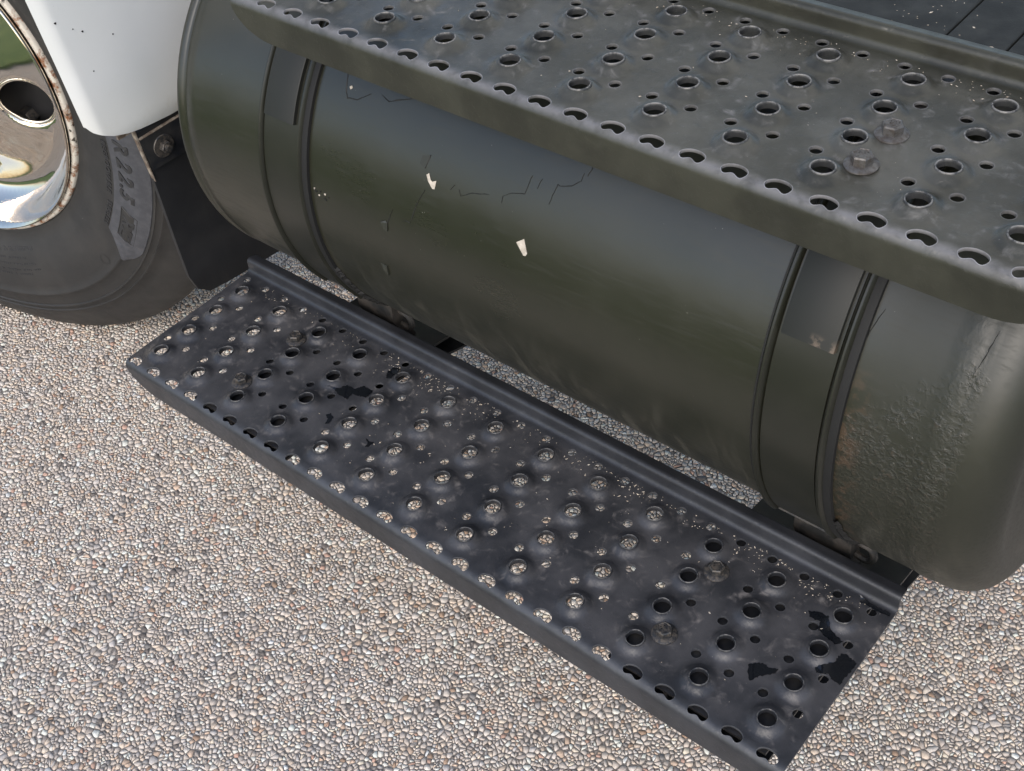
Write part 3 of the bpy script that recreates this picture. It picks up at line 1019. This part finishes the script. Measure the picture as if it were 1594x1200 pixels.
for i, c_ in enumerate(CR):
    ribbon(c_, 0.0013 if i in (0, 1, 2, 5, 9, 10) else 0.0008, M['crack'], 'paint_crack')


def patch(poly, mat, name, h0, h1=None):
    """flat chip on the tank; h0 height at the rim, h1 at the last corner (curled)"""
    n_ = len(poly)
    v = [tp(TR + (h0 if h1 is None else h0 + (h1 - h0) * i / (n_ - 1)), rad(t), x) for i, (x, t) in enumerate(poly)]
    v += [tp(TR + 0.0001, rad(t), x) for x, t in poly]
    f = [tuple(range(n_))] + [(i, n_ + i, n_ + (i + 1) % n_, (i + 1) % n_) for i in range(n_)]
    return MB().add(v, f).build(name, mat, tank, False)


patch([(0.4217, 24.68), (0.4249, 25.24), (0.4284, 23.88), (0.4312, 23.66), (0.4363, 24.21), (0.4356, 22.2), (0.4325, 22.04), (0.4251, 23.4)], M['primer'], 'paint_chip', 0.0006)
patch([(0.5533, 18.26), (0.5626, 19.71), (0.5687, 16.67), (0.5668, 16.01), (0.564, 15.94)], M['primer'], 'paint_chip', 0.0006)
patch([(0.2867, 36.94), (0.2898, 37.36), (0.2916, 36.89), (0.2893, 36.37)], M['primer'], 'paint_chip', 0.0006)
patch([(0.3640, 9.2), (0.3670, 8.79), (0.3668, 6.6), (0.3630, 6.7), (0.3575, 8.5)], M['flake'], 'paint_flake', 0.0005, 0.003)
patch([(0.3424, -5.15), (0.3537, -5.11), (0.3527, -8.13), (0.349, -6.7)], M['flake'], 'paint_flake', 0.0004, 0.004)
patch([(0.412, 28.6), (0.4223, 29.2), (0.418, 25.83), (0.410, 26.6)], M['flake'], 'paint_flake', 0.0008)
for i in range(9):
    x = 0.246 + 0.016 * random.random() * i * 0.45
    t = 9.5 - 0.25 * i + random.gauss(0, 0.2)
    s_ = 0.0012 + 0.0014 * random.random()
    patch([(x, t), (x + s_ * 1.6, t + 0.2), (x + s_ * 1.4, t - 0.35), (x + 0.2 * s_, t - 0.3)], M['primer'] if i % 3 == 0 else M['crack'], 'paint_chip', 0.0007)

# ------------------------------------------------------------------ wheel
WA = rad(-16)
WN = Vector((math.sin(WA), math.cos(WA), 0))
WT = Vector((math.cos(WA), -math.sin(WA), 0))
WC = Vector((-0.624, -0.066, 0.208))
wp = lambda r, a_, w: tuple(WC + WT * (r * math.cos(a_)) + Vector((0, 0, r * math.sin(a_))) + WN * w)
TYP = [(0.290, 0.020), (0.297, 0.006), (0.302, -0.004), (0.306, -0.0055), (0.310, -0.0050), (0.325, -0.014), (0.345, -0.022), (0.365, -0.0275), (0.384, -0.0300), (0.405, -0.0310), (0.416, -0.0308),
       (0.419, -0.0330), (0.4215, -0.0335), (0.424, -0.0320), (0.427, -0.0290), (0.440, -0.0270), (0.449, -0.0250), (0.4505, -0.0268), (0.4530, -0.0266), (0.4545, -0.0240),
       (0.462, -0.0215), (0.4635, -0.0232), (0.4655, -0.0225), (0.467, -0.0195), (0.482, -0.0125), (0.504, -0.0010), (0.520, 0.009), (0.531, 0.018), (0.536, 0.026),
       (0.538, 0.036), (0.538, 0.070), (0.530, 0.073), (0.530, 0.083), (0.538, 0.086), (0.538, 0.135), (0.530, 0.138), (0.530, 0.148), (0.538, 0.151), (0.538, 0.200),
       (0.528, 0.226), (0.514, 0.243), (0.48, 0.264), (0.42, 0.283), (0.35, 0.275), (0.295, 0.245)]
tyre = MB().lathe(TYP, 200, wp).build('tyre', M['tyre'], truck, True, 50)
tag(tyre, 'worn black front tyre with raised sidewall lettering, resting on the pavement')
tw = lambda r: float(np.interp(r, [q[0] for q in TYP[:25]], [q[1] for q in TYP[:25]]))
# smooth raised band that carries the size marking
v, f = [], []
na = 130
A1, A0 = -41.0, 30.0
for i in range(na + 1):
    a_ = A1 + (A0 - A1) * i / na
    ri = 0.3835 if a_ > -34.5 else 0.3835 + (0.420 - 0.3835) * ((-34.5 - a_) / 6.5) ** 0.9
    ro = 0.4470 if a_ > -36 else 0.4470 - 0.017 * ((-36 - a_) / 5.0) ** 1.5
    for q, (rr, h) in enumerate([(ri - 0.0010, 0.0003), (ri, -0.0014)] + [(ri + (ro - ri) * t, -0.0016) for t in (0.25, 0.5, 0.75)] + [(ro, -0.0014), (ro + 0.001, 0.0003)]):
        base_w = tw(rr) if not (0.4165 < rr < 0.43) else -0.0308 + (rr - 0.4165) / 0.0135 * 0.0022
        v.append(wp(rr, rad(a_), base_w + h - (0.0028 if 0.41 < rr < 0.432 and 2 <= q <= 4 else 0)))
for i in range(na):
    for j in range(6):
        f.append((7 * i + j, 7 * i + j + 1, 7 * i + 8 + j, 7 * i + 7 + j))
MB().add(v, f).build('sidewall_band', M['tyre_band'], tyre, True, 40)


def band_w(r):
    return float(np.interp(r, [0.365, 0.3825, 0.384, 0.400, 0.4155, 0.431, 0.447], [-0.0275, -0.0300, -0.0316, -0.0326, -0.0353, -0.0314, -0.027]))


def arc_text(txt, size, r0, ang, mat, name, on_band=True, extr=0.0010, shear=0.0, sx=1.0, space=1.0):
    """text bent round the sidewall, reading clockwise with the tops outwards"""
    cu = bpy.data.curves.new('lettering', 'FONT')
    cu.body = txt
    cu.size = size
    cu.shear = shear
    cu.space_character = space
    cu.extrude = extr
    cu.offset = size * 0.028
    cu.resolution_u = 3
    tmp = bpy.data.objects.new('lettering', cu)
    COL.objects.link(tmp)
    dg = bpy.context.evaluated_depsgraph_get()
    me = bpy.data.meshes.new_from_object(tmp.evaluated_get(dg))
    bpy.data.objects.remove(tmp)
    me.name = name
    co = np.empty(len(me.vertices) * 3)
    me.vertices.foreach_get('co', co)
    co = co.reshape(-1, 3)
    new = []
    for x, y, z in co:
        r = r0 + y
        a_ = rad(ang) - x * sx / r0
        new.append(wp(r, a_, (band_w(r) if on_band else tw(r)) - 0.0004 - z))
    me.vertices.foreach_set('co', np.array(new).ravel())
    me.materials.clear()
    me.materials.append(mat)
    me.update()
    o = bpy.data.objects.new(name, me)
    COL.objects.link(o)
    attach(o, tyre)
    return o


arc_text('R', 0.036, 0.396, -5.6, M['tyre_letter'], 'size_lettering', shear=0.25)
arc_text('2', 0.036, 0.396, -10.4, M['tyre_letter'], 'size_lettering', shear=0.25)
arc_text('2', 0.036, 0.396, -14.2, M['tyre_letter'], 'size_lettering', shear=0.25)
arc_text('.', 0.036, 0.396, -17.6, M['tyre_letter'], 'size_lettering', shear=0.25)
arc_text('5', 0.036, 0.396, -18.9, M['tyre_letter'], 'size_lettering', shear=0.25)
arc_text('REGROOVABLE', 0.0125, 0.3690, -7.2, M['tyre_letter'], 'small_lettering', False, 0.0008, 0.2, 1.05, 1.15)
arc_text('TUBELESS', 0.0125, 0.3715, -25.4, M['tyre_letter'], 'small_lettering', False, 0.0008, 0.2, 1.0, 1.05)
# boxed tread code
bx = MB()
crn = [(0.3985, -24.6), (0.4275, -26.2), (0.4305, -34.6), (0.4005, -33.6)]
def box_pts(k_):
    mr = sum(c_[0] for c_ in crn) / 4
    ma = sum(c_[1] for c_ in crn) / 4
    return [(mr + (r - mr) * k_, ma + (a_ - ma) * k_) for r, a_ in crn]
v, f = [], []
n_ = 10
for i in range(n_ + 1):
    for j in range(n_ + 1):
        s_, t_ = i / n_, j / n_
        c0_, c1_, c2_, c3_ = crn
        r = (c0_[0] * (1 - s_) + c1_[0] * s_) * (1 - t_) + (c3_[0] * (1 - s_) + c2_[0] * s_) * t_
        a_ = (c0_[1] * (1 - s_) + c1_[1] * s_) * (1 - t_) + (c3_[1] * (1 - s_) + c2_[1] * s_) * t_
        v.append(wp(r, rad(a_), band_w(r) - 0.0006))
for i in range(n_):
    for j in range(n_):
        p = i * (n_ + 1) + j
        f.append((p, p + n_ + 1, p + n_ + 2, p + 1))
MB().add(v, f).build('code_box', M['tyre'], tyre, True)
fr = MB()
loopc = crn + [crn[0]]
path = []
for (r_a, a_a), (r_b, a_b) in zip(loopc[:-1], loopc[1:]):
    for i in range(8):
        r = r_a + (r_b - r_a) * i / 8
        path.append(wp(r, rad(a_a + (a_b - a_a) * i / 8), band_w(r) - 0.0006))
path.append(path[0])
fr.tube(path, 0.0009, 5).build('code_box_frame', M['tyre_letter'], tyre, True)
arc_text('RZ', 0.030, 0.4035, -26.4, M['tyre_letter'], 'code_lettering', True, 0.0012, 0.3, 1.25)
# round approval stamp and fine print low on the sidewall
st_ = MB().lathe([(0.0085, 0), (0.0098, 0)], 24, lambda r, a_, h: wp(0.402 + r * math.sin(a_), rad(-46) + r * math.cos(a_) / 0.40, tw(0.402 + r * math.sin(a_)) - 0.0010))
st_.build('approval_stamp', M['tyre_letter'], tyre, False)
# moulded fine print, worn past reading: rows of small raised strokes
for rr, a0_, a1_ in ((0.330, -72, -84), (0.334, -72, -97), (0.347, -76, -88), (0.358, -73, -92), (0.369, -72, -95), (0.377, -76, -93)):
    fp = MB()
    a_ = a0_
    while a_ > a1_:
        da = random.uniform(0.25, 0.75)
        hh = random.uniform(0.0022, 0.0038)
        q = [(rr, a_), (rr + hh, a_), (rr + hh, a_ - da), (rr, a_ - da)]
        v = [wp(p, rad(b_), tw(p) + 0.0004) for p, b_ in q] + [wp(p, rad(b_), tw(p) - 0.0005) for p, b_ in q]
        fp.add(v, [(4, 5, 6, 7), (0, 1, 5, 4), (1, 2, 6, 5), (2, 3, 7, 6), (3, 0, 4, 7)])
        a_ -= da + (random.uniform(0.15, 0.3) if random.random() < 0.8 else 1.2)
    fp.build('fine_print', M['tyre_letter'], tyre, False)

# steel rim flange, rusty
RP = [(0.255, 0.060), (0.275, 0.040), (0.284, 0.015), (0.2875, -0.003), (0.2915, -0.0090), (0.297, -0.0100), (0.3005, -0.0075), (0.3015, -0.001), (0.299, 0.012)]
rimo = MB().lathe(RP, 160, wp).build('wheel_rim', M['rim'], truck, True, 60)
tag(rimo, 'rusty cream painted rim flange around the chrome cover')
# chrome cover with hand holes
CP_R = [0.0, 0.06, 0.10, 0.125, 0.16, 0.20, 0.222, 0.236, 0.248, 0.258, 0.268, 0.276, 0.282, 0.287, 0.290, 0.2915, 0.291, ]
CP_W = [-0.020, -0.018, -0.006, 0.010, 0.026, 0.040, 0.047, 0.049, 0.046, 0.038, 0.024, 0.008, -0.006, -0.0155, -0.0185, -0.0165, -0.012]
holes = [(0.178 * math.cos(rad(-18.5 + 72 * q)), 0.178 * math.sin(rad(-18.5 + 72 * q))) for q in range(5)]
pts, edges = [], []
def cl(ps):
    b = len(pts)
    pts.extend(ps)
    edges.extend((b + i, b + (i + 1) % len(ps)) for i in range(len(ps)))
N_ = 160
circ = lambda r, n, ph=0: [(r * math.cos(2 * math.pi * (i + ph) / n), r * math.sin(2 * math.pi * (i + ph) / n)) for i in range(n)]
HR = 0.041
cl(circ(0.2905, N_))
for h_ in holes:
    cl([(h_[0] + x, h_[1] + y) for x, y in circ(HR, 40)])
    for q, rr in enumerate((0.0425, 0.0445, 0.047)):
        pts.extend((h_[0] + x, h_[1] + y) for x, y in circ(rr, 40, 0.5 * (q % 2 == 0)))
for q, rr in enumerate(list(np.linspace(0.03, 0.22, 17)) + [0.226, 0.232, 0.238, 0.244, 0.250, 0.255, 0.260, 0.265, 0.270, 0.274, 0.278, 0.281, 0.284, 0.2865, 0.2888]):
    n_ = N_ if rr > 0.2 else max(20, int(rr / 0.2 * 130))
    for p in circ(rr, n_, 0.5 * (q % 2)):
        if all(math.hypot(p[0] - h_[0], p[1] - h_[1]) > 0.050 for h_ in holes):
            pts.append(p)
vs, es, fs, *_ = delaunay_2d_cdt([Vector(p) for p in pts], edges, [], 0, 1e-7)
V = np.array([tuple(p) for p in vs])
T = np.array([q for q in fs if len(q) == 3])
C = V[T].mean(1)
ok = np.hypot(*C.T) < 0.2905
for h_ in holes:
    ok &= np.hypot(C[:, 0] - h_[0], C[:, 1] - h_[1]) > HR * 0.99
T = T[ok]
fi = np.linspace(0, 0.2905, 600)
from_w = np.interp(fi, CP_R[:15], CP_W[:15])
ker = np.exp(-np.linspace(-2, 2, 17) ** 2)
from_w = np.convolve(np.pad(from_w, 8, 'edge'), ker / ker.sum(), 'valid')
v = []
for x, y in V:
    r = math.hypot(x, y)
    w = float(np.interp(r, fi, from_w))
    for h_ in holes:
        d = math.hypot(x - h_[0], y - h_[1])
        if d < 0.050:
            t = max(0, min(1, (0.0475 - d) / 0.0065))
            w += 0.010 * t * t
    v.append(wp(r, math.atan2(y, x), w))
cover = mesh_obj('wheel_cover', v, [tuple(t[::-1]) for t in T.tolist()], M['chrome'], truck, True)
tag(cover, 'chrome wheel cover with large hand hole')
MB().lathe([(0.2900, -0.0185), (0.2920, -0.0170), (0.2925, -0.0135), (0.2890, -0.0105)], N_, wp).build('cover_lip', M['chrome'], cover, True, 60)
for h_ in holes:
    hr_, ha_ = math.hypot(*h_), math.atan2(h_[1], h_[0])
    w0 = lambda x, y: float(np.interp(math.hypot(x, y), fi, from_w)) + 0.0075
    ring_ = [(h_[0] + (HR + 0.0006) * math.cos(t), h_[1] + (HR + 0.0006) * math.sin(t)) for t in np.linspace(0, 2 * math.pi, 49)]
    MB().tube([wp(math.hypot(x, y), math.atan2(y, x), w0(x, y)) for x, y in ring_], 0.0034, 8).build('hand_hole_lip', M['chrome'], cover, True, 80)
# dark wheel disc behind the cover, with wheel nuts
MB().lathe([(0.0, 0.085), (0.10, 0.085), (0.17, 0.075), (0.21, 0.085), (0.25, 0.075), (0.262, 0.045)], 80, wp).build('wheel_disc', M['chassis'], truck, True, 50)
for q in range(10):
    a_ = rad(-6 + 36 * q)
    c_ = Vector(wp(0.165, a_, 0.0))
    MB().lathe([(0.0, 0.058), (0.014, 0.058), (0.016, 0.062), (0.016, 0.078)], 6, lambda r, b_, h, c_=c_: tuple(c_ + WT * (r * math.cos(b_)) + Vector((0, 0, r * math.sin(b_))) + WN * h)).build('wheel_nut', M['bolt_low'], truck, True, 30)

# ------------------------------------------------------------------ fender, flap, bracket
FX = -0.100
def fender_x(y, z):
    d = max(0.0, min(1.0, (f_left(z) + 0.017 - y) / 0.017))
    x = FX - 0.012 * d ** 2 - 0.010 * max(0.0, (0.02 - y) / 0.10) ** 2
    up_ = max(0.0, z - 0.50)
    x -= 0.55 * up_ ** 1.6
    low = max(0.0, (0.262 - z) / 0.03)
    return x - 0.006 * low ** 2
def f_bot(y):
    return float(np.interp(y, [-0.090, -0.0775, -0.0735, -0.066, -0.050, -0.030, -0.010, 0.04, 0.35], [0.285, 0.2755, 0.2675, 0.2615, 0.2525, 0.2460, 0.2425, 0.2370, 0.232]))
def f_left(z):
    return float(np.interp(z, [0.27, 0.36, 0.465, 0.7, 1.1], [-0.0790, -0.0835, -0.0895, -0.098, -0.110]))
ny_, nz_ = 54, 60
v, f = [], []
for i in range(ny_ + 1):
    s_ = (i / ny_) ** 2.0
    for j in range(nz_ + 1):
        t_ = (j / nz_) ** 1.8
        yl = f_left(0.27 + 0.8 * t_)
        y = yl + (0.42 - yl) * s_
        zb = f_bot(y)
        z = zb + (1.05 - zb) * t_
        v.append((fender_x(y, z), y, z))
for i in range(ny_):
    for j in range(nz_):
        p = i * (nz_ + 1) + j
        f.append((p, p + nz_ + 1, p + nz_ + 2, p + 1))
fen = mesh_obj('fender', v, f, M['white'], truck, True)
so = fen.modifiers.new('thickness', 'SOLIDIFY')
so.thickness = 0.006
so.offset = -1
bv_ = fen.modifiers.new('edge', 'BEVEL')
bv_.width = 0.0018
bv_.segments = 2
bv_.limit_method = 'ANGLE'
tag(fen, 'white painted front fender behind the wheel')

for yy, zz_, rr_ in ((-0.0703, 0.424, 0.0016), (-0.0526, 0.4087, 0.0009), (-0.0421, 0.401, 0.0015), (-0.0053, 0.3806, 0.0012), (-0.0461, 0.3474, 0.0010)):
    xx_ = fender_x(yy, zz_)
    MB().lathe([(0.0, 0.0006), (rr_ * 0.8, 0.0006), (rr_, -0.0005)], 9, lambda r, a_, h: (xx_ + h, yy + r * math.cos(a_) * (1 + 0.2 * math.sin(3 * a_)), zz_ + r * math.sin(a_))).build('paint_chip', M['crack'], fen, False)
flp = [(-0.018, 0.236), (-0.0150, 0.15), (-0.0148, 0.05), (-0.0140, -0.015), (-0.006, -0.043), (0.012, -0.060), (0.06, -0.067), (0.20, -0.080), (0.40, -0.095), (0.40, 0.236)]
fo = MB().extrude([(y, z) for y, z in flp], 0, FX - 0.016, FX - 0.009).build('mud_flap', M['flap'], truck, True, 30)
tag(fo, 'black rubber mud flap hanging below the white fender')
brk = MB()
brk.extrude([(-0.013, 0.176), (0.40, 0.168), (0.40, 0.2275), (-0.018, 0.2275)], 0, FX - 0.0085, FX - 0.0045)
bk = brk.build('flap_bracket', M['black_metal'], truck, True, 30)
MB().extrude([(-0.0175, 0.2278), (0.40, 0.2278), (0.40, 0.2292), (-0.0175, 0.2292)], 0, FX - 0.0085, FX - 0.0035).build('bracket_edge', M['flap_edge'], bk, False)
wsh = MB()
fbp = lambda r, a_, h: (FX - 0.0044 + h, 0.0135 + r * math.cos(a_), 0.2020 + r * math.sin(a_))
wsh.lathe([(0.0, 0.0), (0.0165, 0.0), (0.0168, 0.0012), (0.0160, 0.0022), (0.0, 0.0022)], 28, fbp)
wsh.lathe([(0.0085, 0.0020), (0.0085, 0.0085), (0.0075, 0.0095), (0.0, 0.0095)], 6, fbp)
wsh.lathe([(0.0048, 0.0090), (0.0048, 0.0150), (0.0, 0.0150)], 14, fbp)
wsh.build('bracket_bolt', M['bolt_low'], bk, True, 30)
# bare metal edge strip of the flap hanger
es_ = MB()
es_.extrude([(-0.0222, 0.2455), (-0.0190, 0.2455), (-0.0172, 0.205), (-0.0155, 0.180), (-0.0142, 0.158), (-0.0150, 0.158), (-0.0172, 0.180), (-0.0192, 0.205)], 0, FX - 0.013, FX - 0.006)
es_.extrude([(-0.040, 0.236), (-0.018, 0.236), (-0.018, 0.246), (-0.040, 0.246)], 0, FX - 0.022, FX - 0.017)
es_.build('flap_hanger', M['flap_edge'], truck, True, 30)

# ------------------------------------------------------------------ deck behind the upper step, frame rail, cab sill
for xa, xb, dz in ((0.30, 0.6185, 0), (0.6205, 0.8720, 0.0), (0.8740, 0.9275, 0.0), (0.9295, 1.25, 0.0)):
    MB().box((xa, 0.2175, 0.5215 + dz), (xb, 0.640, 0.5270 + dz), 0.0010).build('deck_board', M['deck'], truck, False)
rail = [(0.66, 0.14), (0.75, 0.14), (0.75, 0.150), (0.67, 0.150), (0.67, 0.430), (0.75, 0.430), (0.75, 0.44), (0.66, 0.44)]
MB().extrude(rail, 0, -1.6, 2.6).build('frame_rail', M['chassis'], truck, True, 30)
for xa in (0.34, 0.885):
    MB().extrude([(0.0, 0.5105), (0.0, 0.5225), (0.203, 0.5225), (0.215, 0.492), (0.66, 0.44), (0.66, 0.40), (0.53, 0.44), (0.20, 0.5085)], 0, xa, xa + 0.055).build('step_arm', M['black_metal'], truck, True, 30)
cab = [(0.66, 0.80)] + [(0.66 - 0.03 * math.sin(t), 0.83 - 0.03 * math.cos(t)) for t in np.linspace(0.2, math.pi / 2, 6)] + [(0.63, 1.2), (0.62, 1.6), (0.64, 2.0), (0.70, 2.35), (0.76, 2.35), (0.76, 0.80)]
MB().extrude(cab, 0, -0.05, 1.9).build('unseen_cab_side', M['white'], truck, True, 30)  # out of view; added to block sky light from above

# ------------------------------------------------------------------ wet patches on the lower step
WET = [[(0.2399, -0.0673), (0.2573, -0.0603), (0.2642, -0.0491), (0.2786, -0.0484), (0.2832, -0.038), (0.3004, -0.0372), (0.3045, -0.0506), (0.2889, -0.0558), (0.2814, -0.0573), (0.2836, -0.0684), (0.2662, -0.0676), (0.2552, -0.0643)],
       [(0.926, -0.0115), (0.9382, -0.0061), (0.9485, -0.0087), (0.9569, -0.0192), (0.9753, -0.0254), (0.9687, -0.0334), (0.9556, -0.03), (0.9463, -0.0269), (0.9427, -0.0162), (0.931, -0.018)],
       [(0.9665, -0.0685), (0.9797, -0.0509), (0.9799, -0.0381), (0.9864, -0.0366), (0.9983, -0.0406), (0.9968, -0.0727), (0.9863, -0.0712), (0.9815, -0.067), (0.9705, -0.0734)],
       [(0.9113, -0.104), (0.9216, -0.0959), (0.9298, -0.0969), (0.9383, -0.0922), (0.9383, -0.0985), (0.9264, -0.1119), (0.9221, -0.1213), (0.915, -0.114)],
       [(0.3518, -0.1032), (0.3592, -0.1048), (0.3649, -0.1019), (0.3651, -0.1124), (0.3617, -0.1147), (0.3594, -0.108)],
       [(0.2788, -0.1035), (0.2828, -0.0972), (0.2918, -0.1016), (0.2938, -0.1123), (0.2894, -0.1153), (0.2867, -0.1068)],
       [(0.2898, 0.0014), (0.2917, 0.0119), (0.3011, 0.0145), (0.3084, 0.0083), (0.3064, -0.0004), (0.307, -0.0073), (0.2966, -0.0088)],
       [(0.9607, 0.0345), (0.9768, 0.0335), (0.9963, 0.0340), (0.9973, 0.0300), (0.9843, 0.0280), (0.9641, 0.0290)]]
WL = ['long ragged dark wet patch among holes left of the step middle', 'dark wet streak beside raised holes near right end of lower step',
      'large dark wet patch at the right edge of the lower step', 'dark wet patch between raised holes near the step front corner',
      'small star shaped wet spot on the lower step', 'small comma shaped wet spot near dark holes on the lower step',
      'round wet patch beside raised hole near the lip of the lower step', 'narrow wet strip along the lip at the step end']
for poly, lab in zip(WET, WL):
    q = np.array(poly)
    out = []
    for i in range(len(q)):
        a, b = q[i], q[(i + 1) % len(q)]
        L = np.hypot(*(b - a))
        k_ = max(2, int(L / 0.0018))
        for t in range(k_):
            p = a + (b - a) * t / k_
            if t:
                p = p + RNG.normal(0, 0.00055, 2)
            out.append((float(p[0]), float(p[1])))
    vs, es, fs, *_ = delaunay_2d_cdt([Vector(p) for p in out], [(i, (i + 1) % len(out)) for i in range(len(out))], [], 1, 1e-7)
    # lies on the sheet, which is slightly uneven and domed round the raised holes
    def zz(x, y):
        s = s_of_y(y)
        h = 0.0007 * (math.sin(x * 23 + 1) * math.sin(s * 31 + 2) + 0.6 * math.sin(x * 51 + s * 37))
        i, j = round(x / DU), round(-y / DV)
        d = math.hypot(x - i * DU, y + j * DV)
        t = max(0, min(1, (0.0212 - d) / 0.0104))
        return ZP + h + 0.0056 * t * t * (3 - 2 * t)
    v = [(p.x, p.y, zz(p.x, p.y) + 0.0005) for p in vs]
    o = mesh_obj('wet_patch', v, [tuple(t) for t in fs], M['water'], None, True)
    tag(o, lab, 'wet patch', 'wet patches on the lower step')


# ------------------------------------------------------------------ loose debris
def scatter(name, label, spots, seed):
    rnd = random.Random(seed)
    mb = MB()
    for (x, y, z, s_) in spots:
        a_ = rnd.uniform(0, 6.28)
        l_, w_, h_ = s_ * rnd.uniform(0.6, 1.9), s_ * rnd.uniform(0.4, 0.8), s_ * rnd.uniform(0.25, 0.6)
        c_, sn = math.cos(a_), math.sin(a_)
        loc = [(-l_, 0, 0), (0, -w_, 0), (l_, 0, 0), (0, w_, 0), (rnd.uniform(-.3, .3) * l_, 0, h_)]
        v = [(x + px * c_ - py * sn, y + px * sn + py * c_, z + pz) for px, py, pz in loc]
        mb.add(v, [(0, 1, 4), (1, 2, 4), (2, 3, 4), (3, 0, 4)])
    o = mb.build(name, M['debris'], None, False)
    tag(o, label, 'debris', kind='stuff')


rn = random.Random(11)
spots = []
def free(x, y):
    i, j = round(x / DU), round(-y / DV)
    if math.hypot(x - i * DU, y + j * DV) < 0.0225:
        return False
    for e in (-0.25, 0.25):
        for ii in (math.floor(x / DU), math.floor(x / DU) + 1):
            for jj in (math.floor(-y / DV - 0.5) + 0.5, math.floor(-y / DV - 0.5) + 1.5):
                if math.hypot(x - (ii + e) * DU, y + jj * DV) < 0.0075:
                    return False
    return True
while len(spots) < 430:
    x = rn.uniform(-0.02, 0.99)
    dens = 0.25 + 0.75 * (math.exp(-((x - 0.36) / 0.10) ** 2) + math.exp(-((x - 0.88) / 0.11) ** 2) + 0.6 * math.exp(-((x - 0.66) / 0.06) ** 2))
    if rn.random() > dens:
        continue
    y = 0.031 - abs(rn.gauss(0, 0.017)) if rn.random() < 0.8 else rn.uniform(-0.17, 0.03)
    if y < -0.175 or not free(x, y):
        continue
    spots.append((x, y, ZP + 0.0004, rn.choice((0.0005, 0.0006, 0.0007, 0.0009, 0.0013))))
scatter('debris', 'fine tan grit and plant bits lying along the lip of the lower step', spots, 1)
spots = []
while len(spots) < 170:
    x = rn.uniform(-0.40, 0.42)
    y = 0.030 - abs(rn.gauss(0, 0.014)) if rn.random() < 0.75 else rn.uniform(-0.16, 0.03)
    if not free(x, y):
        continue
    spots.append((UP[0] + x, UP[1] + y, UP[2] + ZP + 0.0004, rn.choice((0.0004, 0.0005, 0.0007, 0.0009))))
scatter('debris', 'fine pale grit lying along the lip of the upper step', spots, 2)
spots = []
for i in range(120):
    x = rn.gauss(0.852, 0.022) if i < 85 else rn.uniform(0.65, 1.1)
    if x > 0.870 and x < 0.876:
        continue
    spots.append((x, rn.uniform(0.225, 0.48), 0.5272, rn.choice((0.0005, 0.0007, 0.0010, 0.0016))))
scatter('debris', 'scattered crumbs on the dark deck boards behind the upper step', spots, 3)
